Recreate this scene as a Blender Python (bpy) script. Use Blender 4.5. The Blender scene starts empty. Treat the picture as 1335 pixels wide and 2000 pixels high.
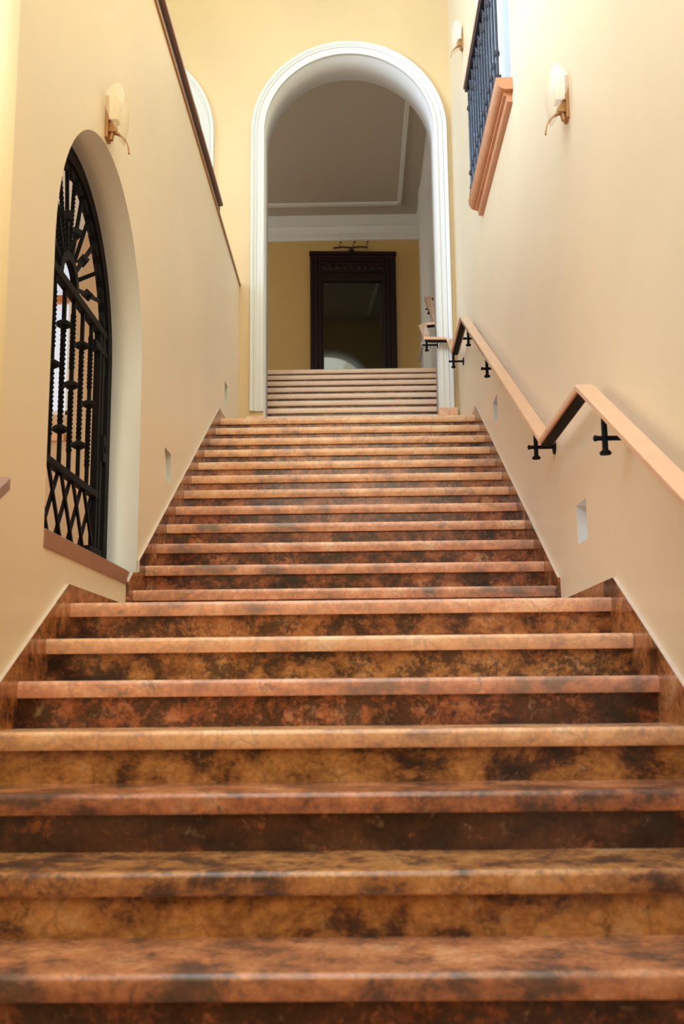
import bpy, bmesh, math, random
from mathutils import Vector, Matrix
C = bpy.context.scene.collection
S = bpy.context.scene
R = math.radians
PI = math.pi

# ---------------------------------------------------------------- camera
cam = bpy.data.cameras.new('camera'); co = bpy.data.objects.new('camera', cam); C.objects.link(co)
F_PX, PITCH, YAW, ROLL = 2035.06, R(9.70687), R(-.8774282), R(-.54867745)
cam.sensor_fit = 'VERTICAL'; cam.sensor_height = 36.0; cam.lens = F_PX / 2000 * 36.0
fw = Vector((math.sin(YAW) * math.cos(PITCH), math.cos(YAW) * math.cos(PITCH), math.sin(PITCH)))
rt = Vector((math.cos(YAW), -math.sin(YAW), 0)); up = rt.cross(fw)
r2 = rt * math.cos(ROLL) + up * math.sin(ROLL); u2 = -rt * math.sin(ROLL) + up * math.cos(ROLL)
co.matrix_world = Matrix(((r2.x, u2.x, -fw.x, 0), (r2.y, u2.y, -fw.y, 0), (r2.z, u2.z, -fw.z, 0), (0, 0, 0, 1)))
cam.clip_start = .05; cam.clip_end = 200
cam.dof.use_dof = True; cam.dof.focus_distance = 6.6; cam.dof.aperture_fstop = 3.6
S.camera = co

# ---------------------------------------------------------------- world, lights, exposure
w = bpy.data.worlds.new('world'); S.world = w; w.use_nodes = True
bg = w.node_tree.nodes['Background']; bg.inputs[0].default_value = (.74, .82, 1.0, 1); bg.inputs[1].default_value = .85
S.view_settings.view_transform = 'Standard'; S.view_settings.look = 'None'
S.view_settings.gamma = 1; S.view_settings.use_curve_mapping = False
S.view_settings.exposure = 0.0

def area(name, loc, direction, sx, sy, watts, col):
    l = bpy.data.lights.new(name, 'AREA'); l.shape = 'RECTANGLE'; l.size = sx; l.size_y = sy; l.energy = watts; l.color = col
    o = bpy.data.objects.new(name, l); C.objects.link(o); o.location = loc
    o.rotation_euler = Vector(direction).to_track_quat('-Z', 'Y').to_euler()
    return o
area('skylight', (-1.0, .8, 8.9), (0, 0, -1), 4.0, 8.0, 240, (.95, .97, 1.0))           # daylight through the roof glazing
area('gallery_window_light', (-5.1, 2.6, 6.5), (1, -.06, -.12), 8.4, 3.4, 1350, (.45, .67, 1.0)).data.spread = R(115)    # tall windows of the upper gallery
area('rear_fill_light', (-.2, -3.3, 4.9), (0, 1, -.12), 2.4, 4.4, 115, (1.0, .85, .66))   # warm light added behind the camera to lift nosings and lower walls
area('near_wall_fill_light', (-2.15, .9, 3.45), (1, .25, 0), 3.6, 1.8, 250, (.42, .66, 1.0))   # blue light outside the added near-wall opening, brightens the right wall
area('upper_room_window_light', (-4.3, 12.8, 5.6), (1, 0, -.1), 2.6, 2.0, 38, (1.0, .92, .78))
area('side_room_fill_light', (-4.7, 5.6, 1.9), (1, 0, 0), 2.6, 1.8, 80, (1.0, .92, .82))  # fill added for the room behind the gate; no window on this side

# ---------------------------------------------------------------- materials
def newmat(name):
    m = bpy.data.materials.new(name); m.use_nodes = True
    nt = m.node_tree; return m, nt, nt.nodes['Principled BSDF']
def N(nt, t, **k):
    n = nt.nodes.new(t)
    for a, b in k.items(): setattr(n, a, b)
    return n
def plain(name, col, rough=.5, metal=0, noise=0, nscale=20, bump=0, coat=0, spec=.5):
    m, nt, b = newmat(name)
    b.inputs['Base Color'].default_value = (*col, 1); b.inputs['Roughness'].default_value = rough
    b.inputs['Metallic'].default_value = metal; b.inputs['Coat Weight'].default_value = coat; b.inputs['Coat Roughness'].default_value = .1
    b.inputs['Specular IOR Level'].default_value = spec
    tc = N(nt, 'ShaderNodeTexCoord'); n = N(nt, 'ShaderNodeTexNoise'); n.inputs['Scale'].default_value = nscale; n.inputs['Detail'].default_value = 5
    nt.links.new(tc.outputs['Object'], n.inputs['Vector'])
    if noise:
        mx = N(nt, 'ShaderNodeMix', data_type='RGBA'); mx.inputs['A'].default_value = (*[c * (1 - noise) for c in col], 1); mx.inputs['B'].default_value = (*[min(1, c * (1 + noise)) for c in col], 1)
        nt.links.new(n.outputs['Fac'], mx.inputs['Factor']); nt.links.new(mx.outputs['Result'], b.inputs['Base Color'])
    if bump:
        bp = N(nt, 'ShaderNodeBump'); bp.inputs['Strength'].default_value = bump; bp.inputs['Distance'].default_value = .01
        nt.links.new(n.outputs['Fac'], bp.inputs['Height']); nt.links.new(bp.outputs['Normal'], b.inputs['Normal'])
    return m
def ramp(nt, stops, interp='LINEAR'):
    r = N(nt, 'ShaderNodeValToRGB'); e = r.color_ramp.elements; r.color_ramp.interpolation = interp
    while len(e) > 1: e.remove(e[0])
    e[0].position = stops[0][0]; e[0].color = (*stops[0][1], 1)
    for p, c in stops[1:]:
        q = e.new(p); q.color = (*c, 1)
    return r
def plaster(name, col, rough=.42, spec=.5, sheen=0):
    m, nt, b = newmat(name); L = nt.links.new
    tc = N(nt, 'ShaderNodeTexCoord')
    n = N(nt, 'ShaderNodeTexNoise'); n.inputs['Scale'].default_value = 1.1; n.inputs['Detail'].default_value = 4; L(tc.outputs['Object'], n.inputs['Vector'])
    r = ramp(nt, [(.3, [c * .94 for c in col]), (.7, [min(1, c * 1.05) for c in col])]); L(n.outputs['Fac'], r.inputs['Fac']); L(r.outputs['Color'], b.inputs['Base Color'])
    n2 = N(nt, 'ShaderNodeTexNoise'); n2.inputs['Scale'].default_value = 5; n2.inputs['Detail'].default_value = 6; L(tc.outputs['Object'], n2.inputs['Vector'])
    bp = N(nt, 'ShaderNodeBump'); bp.inputs['Strength'].default_value = .12; bp.inputs['Distance'].default_value = .02
    L(n2.outputs['Fac'], bp.inputs['Height']); L(bp.outputs['Normal'], b.inputs['Normal'])
    b.inputs['Roughness'].default_value = rough; b.inputs['Specular IOR Level'].default_value = spec
    b.inputs['Sheen Weight'].default_value = sheen; b.inputs['Sheen Roughness'].default_value = .5; b.inputs['Sheen Tint'].default_value = (1, 1, 1, 1)
    return m
def marble(name, joints=False, rough=.16):
    """brown, gold and red brecciated marble; Object Color = (offset, tone, darkness)"""
    m, nt, b = newmat(name); L = nt.links.new
    tc = N(nt, 'ShaderNodeTexCoord'); oi = N(nt, 'ShaderNodeObjectInfo'); sep = N(nt, 'ShaderNodeSeparateColor'); L(oi.outputs['Color'], sep.inputs[0])
    mu = N(nt, 'ShaderNodeMath', operation='MULTIPLY'); L(sep.outputs[0], mu.inputs[0]); mu.inputs[1].default_value = 57.0
    cb = N(nt, 'ShaderNodeCombineXYZ'); L(mu.outputs[0], cb.inputs[0]); L(mu.outputs[0], cb.inputs[1]); L(mu.outputs[0], cb.inputs[2])
    ad = N(nt, 'ShaderNodeVectorMath', operation='ADD'); L(tc.outputs['Object'], ad.inputs[0]); L(cb.outputs[0], ad.inputs[1])
    v = ad.outputs[0]
    def noise(s, det=6, ro=.6, dist=0, st=(1, 1, 1)):
        mp = N(nt, 'ShaderNodeMapping'); mp.inputs['Scale'].default_value = st; L(v, mp.inputs['Vector'])
        n = N(nt, 'ShaderNodeTexNoise'); n.inputs['Scale'].default_value = s; n.inputs['Detail'].default_value = det; n.inputs['Roughness'].default_value = ro; n.inputs['Distortion'].default_value = dist
        L(mp.outputs['Vector'], n.inputs['Vector']); return n.outputs['Fac']
    patch = noise(4.2, 8, .72, .15, (1, 1, 1.4))
    gold = ramp(nt, [(.36, (.028, .012, .008)), (.435, (.13, .048, .018)), (.475, (.36, .15, .04)), (.58, (.64, .31, .085)), (.72, (.74, .48, .24))])
    red = ramp(nt, [(.37, (.026, .010, .008)), (.445, (.12, .035, .016)), (.50, (.32, .09, .035)), (.60, (.56, .19, .08)), (.72, (.74, .45, .27))])
    pa = N(nt, 'ShaderNodeMath', operation='MULTIPLY_ADD'); L(oi.outputs['Alpha'], pa.inputs[0]); pa.inputs[1].default_value = .16; L(patch, pa.inputs[2])
    pb = N(nt, 'ShaderNodeMath', operation='ADD'); L(pa.outputs[0], pb.inputs[0]); pb.inputs[1].default_value = .012
    L(pb.outputs[0], gold.inputs['Fac']); L(pb.outputs[0], red.inputs['Fac'])
    mx = N(nt, 'ShaderNodeMix', data_type='RGBA'); L(sep.outputs[1], mx.inputs['Factor']); L(gold.outputs['Color'], mx.inputs['A']); L(red.outputs['Color'], mx.inputs['B'])
    # dark breccia blotches
    bl = noise(9.5, 9, .80, .25); th = N(nt, 'ShaderNodeMath', operation='SUBTRACT'); L(bl, th.inputs[0])
    dm = N(nt, 'ShaderNodeMath', operation='MULTIPLY_ADD'); L(sep.outputs[2], dm.inputs[0]); dm.inputs[1].default_value = -.30; dm.inputs[2].default_value = .64; L(dm.outputs[0], th.inputs[1])
    tm = N(nt, 'ShaderNodeMath', operation='MULTIPLY', use_clamp=True); L(th.outputs[0], tm.inputs[0]); tm.inputs[1].default_value = 11
    tm2 = N(nt, 'ShaderNodeMath', operation='MULTIPLY'); L(tm.outputs[0], tm2.inputs[0]); tm2.inputs[1].default_value = .82
    mx2 = N(nt, 'ShaderNodeMix', data_type='RGBA'); L(tm2.outputs[0], mx2.inputs['Factor']); L(mx.outputs['Result'], mx2.inputs['A']); mx2.inputs['B'].default_value = (.035, .018, .014, 1)
    # pale calcite flecks
    fl = noise(16, 6, .7, .6); fr = ramp(nt, [(.60, (0, 0, 0)), (.72, (1, 1, 1))]); L(fl, fr.inputs['Fac'])
    fm = N(nt, 'ShaderNodeMath', operation='MULTIPLY'); L(fr.outputs['Color'], fm.inputs[0]); fm.inputs[1].default_value = .45
    mx3 = N(nt, 'ShaderNodeMix', data_type='RGBA'); L(fm.outputs[0], mx3.inputs['Factor']); L(mx2.outputs['Result'], mx3.inputs['A']); mx3.inputs['B'].default_value = (.62, .42, .24, 1)
    # thin veins
    vo = N(nt, 'ShaderNodeTexVoronoi', feature='DISTANCE_TO_EDGE'); vo.inputs['Scale'].default_value = 6
    wn = N(nt, 'ShaderNodeTexNoise'); wn.inputs['Scale'].default_value = 5; wn.inputs['Detail'].default_value = 6; L(v, wn.inputs['Vector'])
    wa = N(nt, 'ShaderNodeVectorMath', operation='MULTIPLY_ADD'); L(wn.outputs['Color'], wa.inputs[0]); wa.inputs[1].default_value = (.35, .35, .35); L(v, wa.inputs[2]); L(wa.outputs[0], vo.inputs['Vector'])
    vr = ramp(nt, [(0, (.6, .6, .6)), (.05, (0, 0, 0))]); L(vo.outputs['Distance'], vr.inputs['Fac'])
    vmask = N(nt, 'ShaderNodeMath', operation='MULTIPLY'); L(vr.outputs['Color'], vmask.inputs[0]); L(patch, vmask.inputs[1])
    mx4 = N(nt, 'ShaderNodeMix', data_type='RGBA'); L(vmask.outputs[0], mx4.inputs['Factor']); L(mx3.outputs['Result'], mx4.inputs['A']); mx4.inputs['B'].default_value = (.06, .028, .018, 1)
    fine = noise(60, 4, .7); frm = ramp(nt, [(.3, (.72, .70, .68)), (.7, (1.18, 1.16, 1.12))]); L(fine, frm.inputs['Fac'])
    mx5 = N(nt, 'ShaderNodeMix', data_type='RGBA', blend_type='MULTIPLY'); mx5.inputs['Factor'].default_value = 1; L(mx4.outputs['Result'], mx5.inputs['A']); L(frm.outputs['Color'], mx5.inputs['B'])
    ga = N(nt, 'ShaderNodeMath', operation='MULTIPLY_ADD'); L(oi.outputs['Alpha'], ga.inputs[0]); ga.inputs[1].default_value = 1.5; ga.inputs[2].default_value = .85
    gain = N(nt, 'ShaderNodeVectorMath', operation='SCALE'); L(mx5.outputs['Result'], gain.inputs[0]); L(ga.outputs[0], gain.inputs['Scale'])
    lf = N(nt, 'ShaderNodeMath', operation='MULTIPLY'); L(oi.outputs['Alpha'], lf.inputs[0]); lf.inputs[1].default_value = .85  # alpha pales the treads: light from above partly painted into the marble
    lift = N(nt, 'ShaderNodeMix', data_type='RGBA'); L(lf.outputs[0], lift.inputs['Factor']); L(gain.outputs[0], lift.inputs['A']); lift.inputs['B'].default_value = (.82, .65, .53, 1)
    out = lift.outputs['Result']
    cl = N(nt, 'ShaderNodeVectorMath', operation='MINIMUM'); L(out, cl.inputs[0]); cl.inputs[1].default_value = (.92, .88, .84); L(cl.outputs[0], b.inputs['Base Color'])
    rr = ramp(nt, [(.3, (rough * .8,) * 3), (.7, (rough * 1.6,) * 3)]); L(fine, rr.inputs['Fac']); L(rr.outputs['Color'], b.inputs['Roughness'])
    b.inputs['Specular IOR Level'].default_value = .6
    return m
M = {}
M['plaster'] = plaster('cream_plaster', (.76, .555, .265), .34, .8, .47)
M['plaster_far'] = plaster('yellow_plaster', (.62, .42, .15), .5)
M['beige'] = plaster('beige_plaster', (.58, .43, .28), .6, .3)
M['white'] = plain('white_paint', (.76, .77, .72), .45, bump=.04, nscale=30)
M['niche'] = plain('bright_white_paint', (.92, .92, .88), .5)
M['reveal'] = plain('white_reveal_paint', (.74, .72, .66), .55, bump=.04, nscale=30)
M['ceil'] = plain('ceiling_paint', (.50, .45, .36), .8)
M['marble'] = marble('polished_brown_marble')
M['marble_skirt'] = marble('marble_skirting')
M['pink_stone'] = plain('pink_stone', (.33, .165, .105), .35, noise=.25, nscale=14)
M['lip'] = plain('light_catch_edge', (.72, .60, .50), .18, noise=.15, nscale=30)  # skirting edges: caught light put into a paler marble colour
M['wood'] = plain('beech_wood', (.78, .47, .29), .25, noise=.08, nscale=9, coat=.6)
M['wood_dark'] = plain('orange_wood_edge', (.50, .20, .07), .35, noise=.15, nscale=9)
M['iron'] = plain('black_iron', (.006, .006, .007), .65, bump=.2, nscale=60, spec=.12)
M['blue_iron'] = plain('blue_black_iron', (.011, .013, .019), .3, metal=.2, bump=.3, nscale=70)
M['sill'] = plain('terracotta_sill', (.56, .24, .11), .25, noise=.2, nscale=12, coat=.3)
M['parapet_cap'] = plain('brown_coping', (.36, .17, .07), .35, noise=.2, nscale=10)
M['mauve'] = plain('mauve_wood', (.33, .20, .17), .3)
M['dark_metal'] = plain('dark_rail_metal', (.02, .014, .02), .35, metal=.4)
M['mahogany'] = plain('carved_mahogany', (.016, .006, .005), .45, noise=.4, nscale=25, bump=.6, spec=.2)
M['mirror'] = plain('old_mirror_glass', (.095, .10, .085), .03, metal=1)
M['brass'] = plain('aged_brass', (.42, .22, .08), .38, metal=.4)
M['ivory'] = plain('ivory_ceramic', (.85, .72, .50), .35)
M['bulb'] = plain('candle_bulb', (.80, .62, .38), .3)
M['pewter'] = plain('pewter_metal', (.10, .07, .05), .35, metal=.7)
def glass_shade():
    m, nt, b = newmat('frosted_amber_glass'); b.inputs['Base Color'].default_value = (.95, .80, .58, 1); b.inputs['Roughness'].default_value = .35
    b.inputs['Alpha'].default_value = .22; b.inputs['Transmission Weight'].default_value = .0
    return m
M['shade'] = glass_shade()
def clear_glass():
    m, nt, b = newmat('window_glass'); b.inputs['Base Color'].default_value = (.95, .98, 1, 1); b.inputs['Roughness'].default_value = 0.02
    b.inputs['Transmission Weight'].default_value = 1; b.inputs['IOR'].default_value = 1.05
    return m
M['glass'] = clear_glass()
m_, nt_, b_ = newmat('frosted_daylit_pane'); b_.inputs['Base Color'].default_value = (.5, .55, .6, 1); b_.inputs['Emission Color'].default_value = (.66, .76, .95, 1); b_.inputs['Emission Strength'].default_value = .55
M['pane'] = m_

# ---------------------------------------------------------------- helpers
def V(*a): return Vector(a)
class MB:
    def __init__(s): s.bm = bmesh.new()
    def box(s, x0, x1, y0, y1, z0, z1, bevel=0, mi=0):
        vs = [s.bm.verts.new(p) for p in ((x0, y0, z0), (x1, y0, z0), (x1, y1, z0), (x0, y1, z0), (x0, y0, z1), (x1, y0, z1), (x1, y1, z1), (x0, y1, z1))]
        fs = [s.bm.faces.new([vs[i] for i in q]) for q in ((0, 3, 2, 1), (4, 5, 6, 7), (0, 1, 5, 4), (1, 2, 6, 5), (2, 3, 7, 6), (3, 0, 4, 7))]
        for f in fs: f.material_index = mi
        if bevel:
            es = list({e for f in fs for e in f.edges}); bmesh.ops.bevel(s.bm, geom=es, offset=bevel, segments=2, affect='EDGES', profile=.6)
        return s
    def rings(s, rings, closed=False, caps=True, mi=0):
        R_ = [[s.bm.verts.new(p) for p in r] for r in rings]; n = len(R_[0]); k = len(R_)
        for i in range(k if closed else k - 1):
            a, b = R_[i], R_[(i + 1) % k]
            for j in range(n):
                f = s.bm.faces.new((a[j], a[(j + 1) % n], b[(j + 1) % n], b[j])); f.material_index = mi
        if caps and not closed: s.bm.faces.new(R_[0][::-1]); s.bm.faces.new(R_[-1])
        return s
    def tube(s, pts, r, n=8, closed=False, twist=0, up=V(0, 0, 1), square=False, radii=None):
        pts = [Vector(p) for p in pts]; rs = []; k = len(pts); ln = 0
        for i, p in enumerate(pts):
            a = pts[i - 1] if (i or closed) else p; b = pts[(i + 1) % k] if (i < k - 1 or closed) else p
            t = (b - a).normalized(); u = up if abs(t.dot(up)) < .98 else V(0, 1, 0) if abs(t.y) < .9 else V(1, 0, 0)
            x = t.cross(u).normalized(); y = t.cross(x).normalized()
            if i: ln += (p - pts[i - 1]).length
            rr = radii[i] if radii else r; ring = []
            for j in range(n):
                th = 2 * PI * (j + .5) / n + twist * ln
                ring.append(p + (x * math.cos(th) + y * math.sin(th)) * rr)
            rs.append(ring)
        return s.rings(rs, closed)
    def lathe(s, c, prof, n=14, axis=V(0, 0, 1)):
        axis = axis.normalized(); u = V(1, 0, 0) if abs(axis.x) < .9 else V(0, 1, 0); x = axis.cross(u).normalized(); y = axis.cross(x)
        return s.rings([[Vector(c) + axis * h + (x * math.cos(2 * PI * j / n) + y * math.sin(2 * PI * j / n)) * r for j in range(n)] for r, h in prof])
    def prism(s, poly, axis, a, b, mi=0):
        """poly in the two other axes, extruded along axis from a to b"""
        def mk(u, v, t): return {'x': (t, u, v), 'y': (u, t, v), 'z': (u, v, t)}[axis]
        A = [s.bm.verts.new(mk(u, v, a)) for u, v in poly]; B = [s.bm.verts.new(mk(u, v, b)) for u, v in poly]; n = len(poly)
        for f in [s.bm.faces.new(A[::-1]), s.bm.faces.new(B)] + [s.bm.faces.new((A[i], A[(i + 1) % n], B[(i + 1) % n], B[i])) for i in range(n)]: f.material_index = mi
        return s
    def build(s, name, mats, parent=None, smooth=False, col=None, lift=0):
        bmesh.ops.recalc_face_normals(s.bm, faces=s.bm.faces)
        me = bpy.data.meshes.new(name)
        if parent is not None:
            off = world_loc(parent); bmesh.ops.translate(s.bm, verts=s.bm.verts, vec=-off)
        s.bm.to_mesh(me); s.bm.free()
        for m in (mats if isinstance(mats, (list, tuple)) else [mats]): me.materials.append(M[m])
        o = bpy.data.objects.new(name, me); C.objects.link(o)
        if parent is not None: o.parent = parent
        if smooth:
            for p in me.polygons: p.use_smooth = True
            if smooth != 'all': me.set_sharp_from_angle(angle=R(40))
        o.color = (*col, lift) if col else (1, 1, 1, lift)
        return o
def world_loc(o):
    v = Vector(o.location)
    while o.parent: o = o.parent; v += o.location
    return v
def thing(name, label, cat, loc=(0, 0, 0), group=None):
    o = bpy.data.objects.new(name, None); C.objects.link(o); o.location = loc; o.empty_display_size = .1
    return tag(o, label, cat, group)
def tag(o, label, cat, group=None):
    o['label'] = label; o['category'] = cat
    if group: o['group'] = group
    return o
def struct(o): o['kind'] = 'structure'; return o
def arc(cx, cz, r, a0=0, a1=180, n=32): return [(cx + r * math.cos(R(a0 + (a1 - a0) * i / n)), cz + r * math.sin(R(a0 + (a1 - a0) * i / n))) for i in range(n + 1)]
def arch_outline(c, r, spring, base, n=40): return [(c + r, base)] + arc(c, spring, r, 0, 180, n) + [(c - r, base)]
def panel(name, outline, holes, plane, w0, w1, mats, n=0):
    """flat wall with holes. plane 'x': outline is (Y,Z), slab between X=w0 and w1; plane 'y': outline is (X,Z)"""
    cu = bpy.data.curves.new(name, 'CURVE'); cu.dimensions = '2D'; cu.fill_mode = 'BOTH'; cu.extrude = .5
    for poly in [outline] + holes:
        sp = cu.splines.new('POLY'); sp.points.add(len(poly) - 1)
        for p, q in zip(sp.points, poly): p.co = (q[0], q[1], 0, 1)
        sp.use_cyclic_u = True
    tmp = bpy.data.objects.new('tmp', cu); C.objects.link(tmp)
    dg = bpy.context.evaluated_depsgraph_get(); me = bpy.data.meshes.new_from_object(tmp.evaluated_get(dg))
    bpy.data.objects.remove(tmp)
    bm = bmesh.new(); bm.from_mesh(me); bmesh.ops.remove_doubles(bm, verts=bm.verts, dist=1e-5)
    us = [p[0] for p in outline]; vs = [p[1] for p in outline]; ends = (min(us), max(us), min(vs), max(vs))
    for v in bm.verts:
        u, q, t = v.co; ww = w0 + (t + .5) * (w1 - w0)
        v.co = (ww, u, q) if plane == 'x' else (u, ww, q)
    bmesh.ops.recalc_face_normals(bm, faces=bm.faces)
    for f in bm.faces:
        nn = f.normal; a = abs(nn.x if plane == 'x' else nn.y)
        c = f.calc_center_median(); u = c.y if plane == 'x' else c.x
        edge = min(abs(u - ends[0]), abs(u - ends[1]), abs(c.z - ends[2]), abs(c.z - ends[3])) < 1e-3
        f.material_index = 0 if (a > .5 or edge) else 1
    me2 = bpy.data.meshes.new(name); bm.to_mesh(me2); bm.free()
    for m in mats: me2.materials.append(M[m])
    o = bpy.data.objects.new(name, me2); C.objects.link(o); return struct(o)
def rect(a, b, c, d): return [(a, c), (b, c), (b, d), (a, d)]

# ---------------------------------------------------------------- dimensions
XL, XR = -1.144, .992
Y0, Z0, T1, R1 = 2.3098, -.58405, .30, .156
ZL = Z0 + 6 * R1
Y2, T2, R2_ = 5.2553, .29458, .15977
ZT = ZL + 12 * R2_
YA = 9.9; TH = .45; ZS = 5.652; CA = -.045
Y3, T3 = 9.67, .285
ZF = ZT + 10 * R2_; YF = Y3 + 9 * T3
YB = 15.0
rnd = random.Random(7)

# ---------------------------------------------------------------- walls
niL = [(6.105, 6.31, 1.265, 1.455), (8.83, 9.04, 2.53, 2.70)]
niR = [(4.53, 4.735, .645, .825), (7.21, 7.43, 1.90, 2.075)]
GC, GR, GSP, GZ = 4.585, .81, 1.72, .60
WX = XL - .012; WXR = XR + .012
panel('wall_left', rect(3.27, YA, -2.2, 4.0), [arch_outline(GC, GR, GSP, .53)] + [rect(*n) for n in niL], 'x', WX - .23, WX, ['plaster', 'white'])
panel('wall_right', rect(-3.6, YA, -2.2, 9.0), [rect(6.06, 7.62, 3.66, 6.7)] + [rect(*n) for n in niR], 'x', WXR, WXR + .3, ['plaster', 'white'])
panel('wall_back', rect(-5.2, 1.45, 1.2, 9.0), [arch_outline(CA, .868, ZS, 2.0), arch_outline(-2.43, .868, ZS, 4.0)], 'y', YA, YA + TH, ['plaster', 'reveal'])
m = MB(); m.box(-1.8, WX - .23, 3.27, 3.5, -2.2, 4.0); struct(m.build('wall_left_return', 'plaster'))
panel('wall_left_near', rect(-3.6, 3.27, -2.2, 4.4), [rect(-1.0, 2.8, 2.3, 4.15)], 'x', -1.8, -1.5, ['plaster', 'white'])  # opening added in the unseen near wall so light reaches the right wall
nw = MB()
for a in (-.98, .25, 1.5, 2.74): nw.box(-1.72, -1.68, a, a + .05, 2.3, 4.15)
nw.box(-1.72, -1.68, -1.0, 2.8, 2.3, 2.35).box(-1.72, -1.68, -1.0, 2.8, 4.10, 4.15)
struct(nw.build('window_added', 'white'))  # frame of the opening added for the near wall light
m = MB(); m.box(-5.2, 1.45, -3.9, -3.6, -2.2, 9.0); struct(m.build('wall_front', 'plaster'))
m = MB(); m.box(-5.5, -5.2, -3.6, YA + TH, 3.98, 9.0); struct(m.build('wall_gallery', 'plaster'))
m = MB(); m.box(-5.2, -1.8, 3.0, 3.27, -2.2, 3.7); struct(m.build('wall_side_room_front', 'beige'))
m = MB(); m.box(-5.2, -1.8, -3.6, 3.27, 3.7, 3.97).box(-5.2, WX - .23, 3.27, YA, 3.7, 3.97); struct(m.build('floor_gallery', 'white'))
m = MB(); m.box(-5.5, 1.45, -3.9, YA + TH, 9.0, 9.2); struct(m.build('ceiling_stair_hall', 'white'))
# backs of the small step-light recesses
for i, (a, b, c, d) in enumerate(niL): m = MB(); m.box(WX - .045, WX - .03, a - .01, b + .01, c - .01, d + .01); struct(m.build('wall_niche_back', 'niche'))
for i, (a, b, c, d) in enumerate(niR): m = MB(); m.box(WXR + .045, WXR + .06, a - .01, b + .01, c - .01, d + .01); struct(m.build('wall_niche_back', 'niche'))
# room behind the gate
m = MB(); m.box(-5.0, -4.85, 3.27, 8.2, -.2, 3.7); struct(m.build('wall_side_room', 'beige'))
panel('wall_side_room_end', rect(-4.85, WX - .23, -.2, 3.7), [rect(-3.5, -2.30, 2.18, 3.55)], 'y', 8.0, 8.08, ['beige', 'white'])
m = MB(); m.box(-4.85, WX - .23, 3.27, 8.0, .3, .598); struct(m.build('floor_side_room', 'beige'))

# ---------------------------------------------------------------- architraves round the arches
def arch_trim(name, c):
    prof = [(.868, 0), (.868, -.035), (.905, -.038), (.908, -.030), (.938, -.032), (.942, -.042), (.956, -.045), (.960, -.036), (.972, -.048), (.984, -.052), (1.000, -.052), (1.003, -.02), (1.003, 0)]
    path = [('L', z) for z in (2.70 if c > -1 else 3.98,)] ; rings = []
    z0 = 2.70 if c > -1 else 3.98
    def ring(kind, a):
        out = []
        for r, dy in prof:
            if kind == 'a': out.append((c + r * math.cos(a), YA + dy, ZS + r * math.sin(a)))
            else: out.append((c + kind * r, YA + dy, a))
        return out
    rings.append(ring(1, z0))
    for i in range(49): rings.append(ring('a', PI * i / 48))
    rings.append(ring(-1, z0))
    m = MB(); m.rings(rings); return struct(m.build(name, 'white', smooth=True))
arch_trim('trim_arch', CA); arch_trim('trim_gallery_arch', -2.43)
for x0, x1, zt in ((.80, .985, 2.70), (-1.08, -.89, 2.64)):
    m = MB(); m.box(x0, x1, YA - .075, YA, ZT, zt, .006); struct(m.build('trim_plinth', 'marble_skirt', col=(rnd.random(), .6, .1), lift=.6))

# ---------------------------------------------------------------- stair flights
def tread_mesh(m, x0, x1, y, z, depth, th=.056, r=.015):
    """slab with a rounded nosing; front edge at y, top at z"""
    pts = [(y + depth, z), (y + r * 1.2, z)]
    for k in range(1, 6): a = PI / 2 * k / 5; pts.append((y + r * 1.2 - r * 1.2 * math.sin(a), z - r + r * math.cos(a)))
    pts += [(y, z - th + .006), (y + .004, z - th), (y + depth, z - th)]
    m.prism(pts, 'x', x0, x1); return m
def flight(name, label, y, z, t, r, n, x0f, x1f, tones, ov=.028, last_depth=None, lift=lambda i: .2):
    """n treads; tread i has its front edge at y+i*t and its top at z+(i+1)*r (z = level the flight starts from)"""
    root = thing(name, label, 'staircase', ((x0f(0) + x1f(0)) / 2, y, z))
    for i in range(n):
        x0, x1 = x0f(i), x1f(i); yy = y + i * t; zz = z + (i + 1) * r
        tone = tones(i)
        d = (t + ov + .012) if i < n - 1 or last_depth is None else last_depth
        tm = MB(); tread_mesh(tm, x0, x1, yy, zz, d)
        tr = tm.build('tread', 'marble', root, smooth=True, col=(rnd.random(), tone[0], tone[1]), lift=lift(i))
        rm = MB(); rm.box(x0, x1, yy + ov, yy + ov + .02, zz - r, zz - .056 + .0005)
        rm.build('riser', 'marble', root, col=(rnd.random(), tone[2], tone[3]))
    return root
# tones: (tread red, tread dark, riser red, riser dark)
t1 = {6: (.75, .12, .55, .55), 5: (.2, .08, .2, .6), 4: (.95, .3, .9, .7), 3: (.1, .12, .1, .18), 2: (.85, .35, .8, .95), 1: (.15, .4, .15, .35), 0: (.7, .35, .95, .8), -1: (.5, .4, .4, .6)}
n1 = 11
wide = lambda i: i < 8
flight('marble_staircase', 'foreground flight of polished brown and gold marble steps up to the half landing', Y0 - 4 * T1, Z0 - 5 * R1, T1, R1, n1,
       lambda i: XL if i >= 7 else -1.49, lambda i: XR, lambda i: t1.get(i - 4, (.5, .4, .5, .5)), last_depth=Y2 - (Y0 + 6 * T1) + .05, lift=lambda i: (.0, .0, .0, .04, .11, .06, .08, .32, .32, .42, .38)[i])  # lift mixes slab tone with light painted in
def t2(i): return ((.75, .25, .9, .55) if i < 5 else (.35, .2, .7, .5) if i < 8 else (.2, .25, .45, .6))
flight('marble_staircase', 'middle flight of marble steps rising between the gate and the tall white arch', Y2, ZL, T2, R2_, 12, lambda i: XL, lambda i: XR, t2, last_depth=Y3 - (Y2 + 11 * T2) + .05, lift=lambda i: .28 + .02 * i)  # lift grows up the flight: stronger light above painted into the treads
def x3a(i):
    y = Y3 + i * T3; return XL if y < YA else -.913 if y < YA + TH - .02 else -1.3
def x3b(i):
    y = Y3 + i * T3; return XR if y < YA else .823 if y < YA + TH - .02 else 1.0
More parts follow.
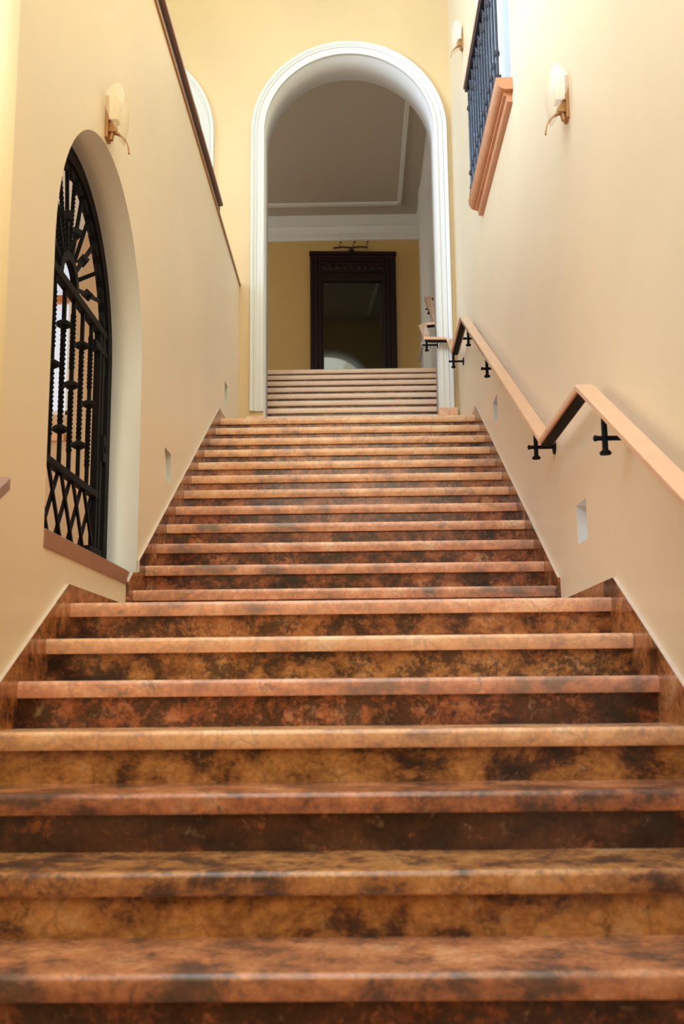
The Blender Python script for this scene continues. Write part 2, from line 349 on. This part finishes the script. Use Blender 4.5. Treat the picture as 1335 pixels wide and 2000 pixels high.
flight('marble_staircase', 'short top flight of marble steps inside the tall arch below the mirror', Y3, ZT, T3, R2_, 10, x3a, x3b, lambda i: (.55, .05, .75, .7), last_depth=.5, lift=lambda i: 1.0)  # full lift: brightness inside the arch painted into the treads
m = MB(); m.box(-4.6, 1.3, YF + .40, YB + .3, ZF - .2, ZF - .001); struct(m.build('floor_upper_room', 'marble_skirt', col=(.3, .3, .2)))
m = MB(); m.box(-1.8, XR + .3, -3.6, Y0 - 4 * T1 + .03, -2.2, Z0 - 5 * R1); struct(m.build('floor', 'marble_skirt', col=(.6, .4, .3)))

# marble skirting along the walls (stepped with the flights)
def skirt(name, poly, x0, x1, col):
    m = MB(); m.prism(poly, 'x', x0, x1); o = m.build(name, ['marble_skirt', 'lip'], col=col)
    for p in o.data.polygons:
        if p.normal.z > .3: p.material_index = 1  # upward edges get the painted light-catch colour
        elif abs(p.normal.x) < .2 and p.normal.y < -.3 and p.center.z > .38 and p.area < .01: p.material_index = 1
    return struct(o)
s1 = R1 / T1; s2 = R2_ / T2
for side, xa, xb in (('left', WX - .001, XL + .002), ('right', XR - .002, WXR + .001)):
    ys = 3.27 if side == 'left' else -1.0
    pk = 4.085 if side == 'left' else 4.065
    zk = ZL + .072
    skirt('baseboard_%s' % side, [(ys, -2.0), (5.16, -.6), (5.16, zk), (pk, zk), (ys, zk - (pk - ys) * s1)], xa, xb, (.31, .55, .35))
    if side == 'left':
        za = ZL + .195; ye = GC + GR  # flight two: cut at the sill height while it runs below the gate opening
        skirt('baseboard_left_upper', [(5.15, 0), (8.6, 1.0), (YA - .001, 1.6), (YA - .001, ZT + .072), (8.43, ZT + .072), (ye, za + (ye - 5.15) * s2), (ye, .618), (5.24, .598), (5.15, za - .005)], xa, xb, (.72, .7, .45))
    else:
        za = ZL + .192
        skirt('baseboard_right_upper', [(5.19, 0), (8.6, 1.0), (YA - .001, 1.6), (YA - .001, ZT + .06), (8.43, ZT + .06), (5.19, za)], xa, xb, (.12, .7, .45))

# ---------------------------------------------------------------- gate sill
m = MB(); m.box(WX - .23, WX + .006, GC - GR, 5.15, .53, .60, .004); m.box(WX - .23, WX - .001, 5.15, GC + GR, .53, .60)
struct(m.build('trim_gate_sill', 'pink_stone'))

# ---------------------------------------------------------------- iron gate
GX = -1.34
gate = thing('iron_gate', 'black wrought iron gate with twisted bars and a sunburst fanlight in the left arch', 'gate', (GX, GC, GZ))
def bar2(m, pts, w, d, x=GX):
    """flat strip through (Y,Z) points, width w in plane, depth d in X"""
    rings = []
    k = len(pts)
    for i, p in enumerate(pts):
        a = Vector(pts[max(i - 1, 0)]); b = Vector(pts[min(i + 1, k - 1)]); t = (b - a).normalized(); n = Vector((-t.y, t.x)) * w / 2
        q = Vector(p)
        rings.append([(x - d / 2, q.x + n.x, q.y + n.y), (x + d / 2, q.x + n.x, q.y + n.y), (x + d / 2, q.x - n.x, q.y - n.y), (x - d / 2, q.x - n.x, q.y - n.y)])
    m.rings(rings)
fr = [(GC + GR - .045, GZ)] + arc(GC, GSP, GR - .045, 0, 180, 36) + [(GC - GR + .045, GZ)]
m = MB(); bar2(m, fr, .075, .05); m.build('frame', 'iron', gate)
m = MB()
for i in range(19):
    a = R(-4 + i * 188 / 18); m.lathe((GX, GC + .705 * math.cos(a), GSP + .02 + .705 * math.sin(a)), [(.0, -.014), (.045, -.012), (.05, 0), (.045, .012), (0, .014)], 12, V(1, 0, 0))
bar2(m, arc(GC, GSP + .01, .722, 0, 180, 30), .03, .022)
m.build('scalloped_band', 'iron', gate, smooth=True)
m = MB(); m.box(GX - .02, GX + .02, GC - GR + .06, GC + GR - .06, 1.845, 1.885, .003); m.build('middle_rail', 'iron', gate)
m = MB(); m.box(GX - .018, GX + .018, 3.96, 5.21, .975, 1.010, .003); m.build('lower_rail', 'iron', gate)
m = MB(); bar2(m, arc(GC, 1.875, .135, 0, 180, 20), .042, .03); m.build('hub_arc', 'iron', gate)
def diamond(m, c, s, ax=V(1, 0, 0)):
    m.lathe(c, [(0, -s), (s * .9, 0), (0, s)], 4, ax)
for k in range(12):
    ang = R(14 + k * 13.85); d = V(0, math.cos(ang), math.sin(ang)); c0 = V(GX, GC, 1.875)
    # outer end on the circular band
    lo, hi = .2, 1.0
    for _ in range(30):
        mid = (lo + hi) / 2; p = c0 + d * mid
        if (p.y - GC) ** 2 + (p.z - GSP) ** 2 < .70 ** 2: lo = mid
        else: hi = mid
    a, b = c0 + d * .15, c0 + d * (lo + .02)
    m = MB()
    if k % 2: m.tube([a.lerp(b, i / 40) for i in range(41)], .0115, 4, twist=70)
    else:
        m.tube([a, b], .011, 4); mid = a.lerp(b, .42)
    sp = m.build('spoke', 'iron', gate)
    if k % 2 == 0:
        m = MB(); m.lathe(mid - d * .03, [(.008, 0), (.030, .012), (.030, .048), (.008, .06)], 4, d); m.build('collar', 'iron', sp)
ys = [GC + dy for dy in (-.505, -.345, -.19, -.03, .125, .285, .45)]
col = {0: (1.42,), 1: (1.67, 1.175), 2: (1.43,), 3: (1.67, 1.175), 4: (1.427,), 5: (1.675, 1.175), 6: (1.425,)}
for k, y in enumerate(ys):
    m = MB(); cs = col[k]
    if len(cs) == 2: spans = [(1.01, cs[1], 0), (cs[1], cs[0], 70), (cs[0], 1.85, 0)]
    else: spans = [(1.01, 1.10, 0), (1.10, 1.40, 75), (1.40, 1.50, 0), (1.50, 1.78, 75), (1.78, 1.85, 0)]
    for a, b, tw in spans:
        nn = 60 if tw else 1
        m.tube([(GX, y, a + (b - a) * i / nn) for i in range(nn + 1)], .0145 if tw else .012, 4, twist=tw)
    bo = m.build('bar', 'iron', gate)
    for z in cs:
        m = MB(); m.lathe((GX, y, z), [(.012, -.022), (.036, -.008), (.036, .008), (.012, .022)], 8); m.build('collar', 'iron', bo)
for y0, y1 in ((5.165, 5.20), (3.97, 4.005)):
    m = MB(); m.box(GX - .017, GX + .017, y0, y1, GZ + .01, 1.85, .003); m.build('stile', 'iron', gate)
m = MB(); m.box(GX - .017, GX + .017, 5.225, 5.265, GZ, 1.85, .003); m.build('stile', 'iron', gate)
for z in (1.76, .70):
    m = MB(); m.box(GX - .02, GX + .02, 5.07, 5.31, z - .018, z + .018, .003); m.build('hinge', 'iron', gate)
m = MB(); m.box(GX - .03, GX + .03, 5.235, 5.315, 1.18, 1.32, .006); lk = m.build('lock', 'iron', gate)
m = MB(); m.lathe((GX + .03, 5.275, 1.25), [(.020, 0), (.018, .006), (.008, .008)], 14, V(1, 0, 0)); m.build('keyhole_plate', 'iron', lk, smooth=True)
def clipdiag(y, sgn):
    pts = []; y1, z1 = y, .985; n = .37
    y2 = y + sgn * .27; z2 = .61
    lo, hi = 3.985, 5.18
    if y2 > hi: z2 = .985 - (hi - y) / .27 * .375; y2 = hi
    if y2 < lo: z2 = .985 - (y - lo) / .27 * .375; y2 = lo
    return [(y1, z1), (y2, z2)]
for s in (-1, 1):
    for k in range(7):
        y = GC - .60 + k * .196
        if not 3.99 < y < 5.19: continue
        q = clipdiag(y, s)
        if abs(q[0][0] - q[1][0]) < .03: continue
        m = MB(); bar2(m, q, .020, .012, GX + .006 * s); m.build('lattice_bar', 'iron', gate)
m = MB(); m.box(GX - .015, GX + .015, 3.97, 5.2, GZ + .002, GZ + .03); m.build('bottom_rail', 'iron', gate)

# side room window behind the gate
m = MB()
for a in (rect(-3.5, -3.45, 2.18, 3.55), rect(-2.325, -2.30, 2.18, 3.55), rect(-3.5, -2.30, 3.50, 3.55), rect(-3.5, -2.30, 2.18, 2.22)): m.box(a[0][0], a[1][0], 8.03, 8.07, a[0][1], a[2][1])
wf = struct(m.build('window_1', 'white'))
struct(MB().box(-3.5, -2.30, 8.075, 8.08, 2.18, 3.55).build('window_pane', 'pane', wf))
m = MB(); m.box(-3.48, -2.31, 8.02, 8.07, 3.13, 3.19); struct(m.build('trim_window_transom', 'wood_dark'))
m = MB(); m.box(-3.6, -2.31, 7.95, 8.0, 1.96, 2.02); struct(m.build('trim_window_ledge', 'wood'))

# ---------------------------------------------------------------- parapet coping and rail on the left
m = MB(); m.box(WX - .25, WX + .012, 3.27, YA - .001, 4.0, 4.035, .004); struct(m.build('trim_parapet_coping', 'parapet_cap'))
pr = thing('parapet_rail', 'dark low rail with thin mauve wooden cap running along the left parapet', 'railing', (WX - .03, 3.3, 4.035))
m = MB(); m.box(WX - .05, WX + .004, 3.3, 8.38, 4.035, 4.115); m.build('rail', 'dark_metal', pr)
m = MB(); m.box(WX - .06, WX + .030, 3.3, 8.38, 4.115, 4.14, .004); m.build('cap', 'mauve', pr)

# ---------------------------------------------------------------- window opening with sill and iron railing, right
m = MB(); prof = [(XR + .02, 3.635), (.972, 3.638), (.966, 3.675), (.950, 3.682), (.948, 3.702), (.932, 3.708), (.916, 3.722), (.907, 3.742), (.900, 3.752), (.898, 3.78), (XR + .30, 3.785), (XR + .30, 3.70), (XR + .02, 3.70)]
m.prism([(XR + .02, 3.635), (.972, 3.638), (.966, 3.675), (.950, 3.682), (.948, 3.706), (XR + .02, 3.706)], 'y', 6.04, 7.64); m.prism([(.948, 3.702), (.932, 3.708), (.916, 3.722), (.907, 3.742), (.900, 3.752), (.898, 3.78), (XR + .30, 3.785), (XR + .30, 3.702)], 'y', 6.0, 7.68); struct(m.build('window_sill', 'sill', smooth=True))
win = struct(MB().box(1.16, 1.21, 6.06, 6.12, 3.78, 6.7).box(1.16, 1.21, 7.56, 7.62, 3.78, 6.7).box(1.16, 1.21, 6.81, 6.87, 3.78, 6.7).box(1.16, 1.21, 6.06, 7.62, 3.78, 3.88).box(1.16, 1.21, 6.06, 7.62, 6.6, 6.7).build('window_2', 'white'))
struct(MB().box(1.18, 1.186, 6.1, 7.6, 3.85, 6.65).build('window_pane', 'glass', win))
area('side_window_daylight', (1.75, 6.84, 5.2), (-1, 0, 0), 1.5, 2.6, 5, (1.0, .98, .95))
bal = thing('balcony_railing', 'ornate blue-black cast iron balcony railing above the terracotta sill on the right wall', 'railing', (.925, 6.84, 3.78))
m = MB(); m.box(.895, .945, 6.02, 7.66, 4.700, 4.735, .004); m.build('top_bar', 'blue_iron', bal)
m = MB(); m.box(.885, .955, 6.00, 7.68, 4.735, 4.765, .006); m.build('handrail', 'mauve', bal)
m = MB(); m.box(.905, .94, 6.04, 7.66, 3.80, 3.825); m.build('bottom_bar', 'blue_iron', bal)
def scroll(m, c, r, s, turns=1.4, zs=1):
    pts = []
    for i in range(22):
        f = i / 21; a = f * turns * 2 * PI; q = r * (1 - .8 * f)
        pts.append((c[0], c[1] + s * q * math.cos(a), c[2] + zs * q * math.sin(a)))
    m.tube(pts, .0075, 6)
bx = .922
for k in range(12):
    y = 6.07 + k * .1413
    m = MB(); m.tube([(bx, y, 3.82 + .88 * i / 30) for i in range(31)], .0105, 6)
    for z in (3.99, 4.54): m.lathe((bx, y, z), [(.008, -.03), (.017, -.012), (.019, 0), (.017, .012), (.008, .03)], 8)
    bo = m.build('baluster', 'blue_iron', bal, smooth=True)
    for c, q, sg, zs in (((bx, y + .036, 3.89), .033, 1, 1), ((bx, y - .030, 4.63), .030, -1, -1)):
        m = MB(); scroll(m, c, q, sg, 1.4, zs); m.build('scroll', 'blue_iron', bo, smooth=True)

# ---------------------------------------------------------------- handrails
def plank(m, path, w, th, zoff=0):
    """flat plank swept along path of top-surface points; corners mitred in plan, section vertical"""
    P = [Vector(p) for p in path]; k = len(P); rings = []
    dirs = [Vector((P[i + 1].x - P[i].x, P[i + 1].y - P[i].y)).normalized() for i in range(k - 1)]
    for i in range(k):
        a = dirs[max(i - 1, 0)]; b = dirs[min(i, k - 2)]
        na, nb = Vector((a.y, -a.x)), Vector((b.y, -b.x)); n = (na + nb).normalized(); sc = 1 / max(.35, n.dot(na))
        n = n * sc * w / 2; z = P[i].z + zoff; x, y = P[i].x, P[i].y; bv = min(.005, th / 3)
        f = (w / 2 - bv) / (w / 2)
        rings.append([(x - n.x, y - n.y, z - th + bv), (x - n.x, y - n.y, z - bv), (x - n.x * f, y - n.y * f, z), (x + n.x * f, y + n.y * f, z), (x + n.x, y + n.y, z - bv), (x + n.x, y + n.y, z - th + bv), (x + n.x * f, y + n.y * f, z - th), (x - n.x * f, y - n.y * f, z - th)])
    m.rings(rings)
def bracket(root, x, y, ztop, wallx, zlen=.14, dirx=1):
    za = ztop - zlen * .62
    m = MB(); m.tube([(x, y, ztop), (x, y, ztop - zlen)], .011, 10)
    m.lathe((x, y, ztop - zlen - .014), [(.004, 0), (.020, .002), (.022, .010), (.012, .020)], 14)
    b = m.build('bracket', 'iron', root, smooth=True)
    m = MB(); m.tube([(x - .036 * dirx, y, za), (wallx - .004 * dirx, y, za)], .0095, 10); m.lathe((x - .042 * dirx, y, za), [(.006, 0), (.012, .004), (.012, .012)], 10, V(dirx, 0, 0))
    m.build('arm', 'iron', b, smooth=True)
    m = MB(); m.lathe((wallx - .010 * dirx, y, za), [(.010, 0), (.036, .003), (.038, .0098)], 20, V(dirx, 0, 0)); m.build('wall_plate', 'iron', b, smooth=True)
RX = .918; W2 = 1.03
hr = thing('wall_handrail', 'beech handrail on black iron brackets climbing the right wall and turning into the arch', 'handrail', (RX, 4.05, 1.2))
RXA = .70
path = [(RX, 1.0, 1.201 - 3.05 * .5505), (RX, 4.06, 1.203), (RX, 4.93, 1.195), (RX, 8.42, 3.103), (RX, 9.28, 3.09), (RX, 9.80, 3.395), (RXA, 9.80, 3.40), (RXA, 10.48, 3.79), (.86, 10.48, 3.80)]
m = MB(); plank(m, path, .076, .030); m.build('rail', 'wood', hr)
m = MB(); plank(m, path, .050, .012, -.0302); m.build('metal_strip', 'iron', hr)
for y, zt in ((2.55, None), (3.735, None), (5.176, None), (6.975, None), (8.07, None), (9.36, None)):
    if y < 4.06: z = 1.203 - (4.06 - y) * .5505
    elif y < 8.42: z = 1.195 + (y - 4.93) * .5467
    else: z = 3.09 + (y - 9.28) * .58
    bracket(hr, .908, y, z - .042, WXR, .13)
bracket(hr, RXA + .01, 10.02, 3.40 + .22 * .57 - .045, .823, .13)
hu = thing('wall_handrail', 'short beech handrail with one black bracket on the pale wall beyond the arch', 'handrail', (.86, 11.5, 4.3))
path = [(.86, 10.48, 3.80), (.90, 10.9, 3.95), (.905, 12.45, 4.86), (.98, 12.45, 4.86)]
m = MB(); plank(m, path, .076, .030); m.build('rail', 'wood', hu)
m = MB(); plank(m, path, .050, .012, -.0302); m.build('metal_strip', 'iron', hu)
bracket(hu, .905, 12.25, 4.70, W2, .13)
hl = thing('wall_handrail', 'rounded pinkish-grey end of a handrail poking in at the left edge of the picture', 'handrail', (-1.07, 3.0, .6))
path = [(-1.075, 1.2, .64 - 1.84 * .55), (-1.075, 3.04, .64)]
m = MB(); plank(m, path, .076, .045); m.build('rail', 'mauve', hl)
for y in (1.6, 2.7):
    bracket(hl, -1.075, y, .64 - (3.04 - y) * .55 - .05, -1.5, .13, -1)

# ---------------------------------------------------------------- wall sconces
def sconce(x, y, z, s, label, sc=1.0):
    """x = wall plane, s = +1 when the lamp points to +X; z = bottom of the lamp box"""
    root = thing('wall_sconce', label, 'wall lamp', (x, y, z), 'cream glass sconces on the stair walls')
    def P(d, yy, zz): return (x + s * d * sc, y + yy * sc, z + zz * sc)
    def bx_(m, d0, d1, y0, y1, z0, z1, b=.003):
        a, c = sorted((x + s * d0 * sc, x + s * d1 * sc)); m.box(a, c, y + y0 * sc, y + y1 * sc, z + z0 * sc, z + z1 * sc, b)
    m = MB(); bx_(m, .0, .014, -.035, .035, -.09, .12); m.build('back_plate', 'brass', root)
    m = MB(); bx_(m, .014, .060, -.03, .03, 0, .125, .004); m.build('lamp_box', 'ivory', root)
    m = MB(); bx_(m, .010, .048, -.018, .018, -.055, -.002); m.tube([P(.02, 0, -.09), P(.03, 0, -.03)], .012 * sc, 10); m.build('bracket', 'brass', root, smooth=True)
    m = MB(); pts = []; n = 14
    rings = []
    for i in range(n + 1):
        a = PI / 2 * i / n; d = .030 + .078 * math.sin(a); zz = -.055 - .105 * (1 - math.cos(a)) + .0
        wdt = .012 * (1 - .35 * i / n)
        tx, tz = math.cos(a), -math.sin(a)
        rings.append([P(d + .003 * tz, -wdt, zz - .003 * tx), P(d - .003 * tz, -wdt, zz + .003 * tx), P(d - .003 * tz, wdt, zz + .003 * tx), P(d + .003 * tz, wdt, zz - .003 * tx)])
    m.rings(rings); m.build('curved_arm', 'brass', root, smooth=True)
    # frosted shade: oval sheet bowed away from the wall
    m = MB(); nu, nv = 14, 16; g = []
    th = .004
    for side in (0, 1):
        gg = []
        for j in range(nv + 1):
            fz = j / nv; zz = -.10 + .27 * fz; hw = .125 * math.sqrt(max(0, 1 - ((fz - .52) / .53) ** 2)) + .004
            row = []
            for i in range(nu + 1):
                f = -1 + 2 * i / nu; yy = hw * f; d = .012 + .092 * (1 - (yy / .135) ** 2) * (1 - .30 * abs(fz - .45) ** 1.5 * 2) - th * side
                row.append(m.bm.verts.new(P(max(d, .004), yy, zz)))
            gg.append(row)
        g.append(gg)
    for side in (0, 1):
        for j in range(nv):
            for i in range(nu):
                a = g[side]; f = (a[j][i], a[j][i + 1], a[j + 1][i + 1], a[j + 1][i]); m.bm.faces.new(f if side == 0 else f[::-1])
    def bridge(e0, e1):
        for i in range(len(e0) - 1): m.bm.faces.new((e0[i], e0[i + 1], e1[i + 1], e1[i]))
    A, B = g
    bridge(A[0], B[0]); bridge(A[-1], B[-1]); bridge([r[0] for r in A], [r[0] for r in B]); bridge([r[-1] for r in A], [r[-1] for r in B])
    m.build('shade', 'shade', root, smooth='all')
    return root
sconce(WXR, 4.50, 2.70, -1, 'larger cream glass sconce on the right wall, nearer the viewer')
sconce(WXR, 8.62, 5.80, -1, 'small distant cream glass sconce high on the right wall beside the arch wall')
sconce(WX, 4.50, 2.64, 1, 'cream glass sconce on the left wall above the arched gate')

# ---------------------------------------------------------------- upper room beyond the arch
W2 = 1.03
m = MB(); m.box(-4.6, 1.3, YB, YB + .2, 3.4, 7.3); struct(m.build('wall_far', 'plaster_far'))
m = MB(); m.box(W2, W2 + .2, YA + TH, YB, 2.2, 7.3); struct(m.build('wall_far_right', 'white'))
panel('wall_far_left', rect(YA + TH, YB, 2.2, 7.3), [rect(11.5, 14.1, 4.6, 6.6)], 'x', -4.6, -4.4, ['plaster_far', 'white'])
m = MB(); m.box(-4.6, 1.3, YA + TH, YB + .2, 7.12, 7.3); struct(m.build('ceiling_upper_room', 'ceil'))
m = MB(); m.box(-4.6, -1.3, YA + TH, YF + .45, 3.6, ZF - .001); struct(m.build('floor_upper_side', 'marble_skirt', col=(.3, .3, .2)))
m = MB(); m.box(-1.36, -1.3, YA + TH, YF + .2, 2.2, ZF); struct(m.build('wall_stair_cheek', 'white'))
def crown(y_or_x, kind):
    pr = [(0, 6.77), (.02, 6.775), (.03, 6.81), (.075, 6.86), (.10, 6.90), (.115, 6.95), (.14, 6.965), (.14, 7.0), (.15, 7.12), (0, 7.12)]
    return pr
m = MB(); m.prism([(YB - d, z) for d, z in crown(0, 0)], 'x', -4.4, W2); struct(m.build('trim_cornice_far', 'white'))
m = MB(); m.prism([(W2 - d * .55, z) for d, z in crown(0, 0)], 'y', YA + TH, YB); struct(m.build('trim_cornice_right', 'white'))
# ceiling moulding frame
m = MB()
for (x0, x1, y0, y1) in ((-3.8, .70, 14.42, 14.50), (.64, .70, 10.8, 14.46)): m.box(x0, x1, y0, y1, 7.085, 7.12, .008)
struct(m.build('trim_ceiling_moulding', 'white'))
# pilaster on its pedestal
m = MB(); m.box(.935, W2, 13.95, 14.3, ZF, 7.12, .004); m.box(.955, W2, 13.85, 13.95, ZF, 7.12); struct(m.build('trim_pilaster', 'white'))
m = MB(); m.box(.925, W2, 13.75, 14.34, ZF, 4.63, .004); m.box(.905, W2, 13.73, 14.36, 4.63, 4.66, .004); m.box(.895, W2, 13.71, 14.38, 4.66, 4.70, .006); struct(m.build('trim_pedestal', 'white'))

# tall mirror
mir = thing('tall_mirror', 'tall dark mirror in a carved mahogany frame at the top of the stairs', 'mirror', (-.03, YB - .08, ZF))
def frame_pts(): pass
def mbox(name, x0, x1, z0, z1, y0, y1, mat, parent, b=.004):
    m = MB(); m.box(x0, x1, y0, y1, z0, z1, b); return m.build(name, mat, parent)
fx0, fx1, fz0, fz1 = -.675, .615, ZF + .003, 6.515; gx0, gx1, gz0, gz1 = -.473, .405, ZF + .35, 6.06
yb = YB - .05; yf = YB - .13
m = MB(); m.box(fx0, gx0, yf, yb, fz0, fz1); m.box(gx1, fx1, yf, yb, fz0, fz1); m.box(gx0, gx1, yf, yb, gz1, fz1); m.box(gx0, gx1, yf, yb, fz0, gz0)
fo = m.build('frame', 'mahogany', mir)
m = MB()
for x0 in (fx0 + .015, fx0 + .075, fx0 + .135, gx1 + .015, gx1 + .075, gx1 + .135):
    m.tube([(x0 + .02, yf, fz0 + .1), (x0 + .02, yf, fz1 - .08)], .018, 8)
for x0 in (fx0 + .1, gx1 + .1):
    for k in range(26): m.lathe((x0 + .0, yf - .002, fz0 + .15 + k * .092), [(0, -.03), (.022, -.01), (.022, .01), (0, .03)], 6)
m.build('reeding', 'mahogany', fo, smooth=True)
m = MB(); m.box(fx0 - .012, fx1 + .012, yf - .03, yb, fz1 - .05, fz1, .008); m.box(fx0, fx1, yf - .018, yb, fz1 - .09, fz1 - .06, .008); m.build('crown_moulding', 'mahogany', fo)
m = MB()
for k in range(9):
    xx = gx0 + .02 + k * .105
    m.lathe((xx, yf, 6.27), [(0, -.018), (.030, -.010), (.045, 0)], 10, V(0, 1, 0)); m.tube([(xx - .05, yf - .004, 6.20), (xx, yf - .012, 6.17), (xx + .05, yf - .004, 6.20)], .012, 6); m.tube([(xx - .05, yf - .004, 6.35), (xx, yf - .012, 6.38), (xx + .05, yf - .004, 6.35)], .012, 6)
m.build('carved_panel', 'mahogany', fo, smooth=True)
m = MB(); m.box(gx0, gx1, YB - .075, YB - .06, gz0, gz1); m.build('glass', 'mirror', mir)
mir.rotation_euler = (0, 0, R(2.9)); mir.location = (-.03, YB - .12, ZF)

# three-candle picture light above the mirror
pl = thing('candle_wall_light', 'three-arm pewter wall light with candle bulbs just above the mirror', 'wall lamp', (-.05, YB - .1, 6.6))
m = MB(); m.tube([(-.32, YB - .16, 6.585), (-.18, YB - .16, 6.60), (-.05, YB - .16, 6.585), (.08, YB - .16, 6.60), (.20, YB - .16, 6.585)], .014, 8); m.tube([(-.05, YB, 6.59), (-.05, YB - .16, 6.59)], .012, 8); m.lathe((-.05, YB - .012, 6.59), [(.05, 0), (.045, .011)], 16, V(0, 1, 0)); m.build('bar', 'pewter', pl, smooth=True)
for x in (-.21, .0, .20):
    m = MB(); m.tube([(x - .03, YB - .16, 6.60), (x - .01, YB - .17, 6.64), (x + .0, YB - .17, 6.67)], .006, 6); m.lathe((x, YB - .17, 6.665), [(.006, 0), (.016, .004), (.014, .02)], 10); a = m.build('arm', 'pewter', pl, smooth=True)
    m = MB(); m.lathe((x, YB - .17, 6.68), [(.011, 0), (.018, .02), (.014, .045), (.003, .07)], 10); m.build('bulb', 'bulb', a, smooth=True)
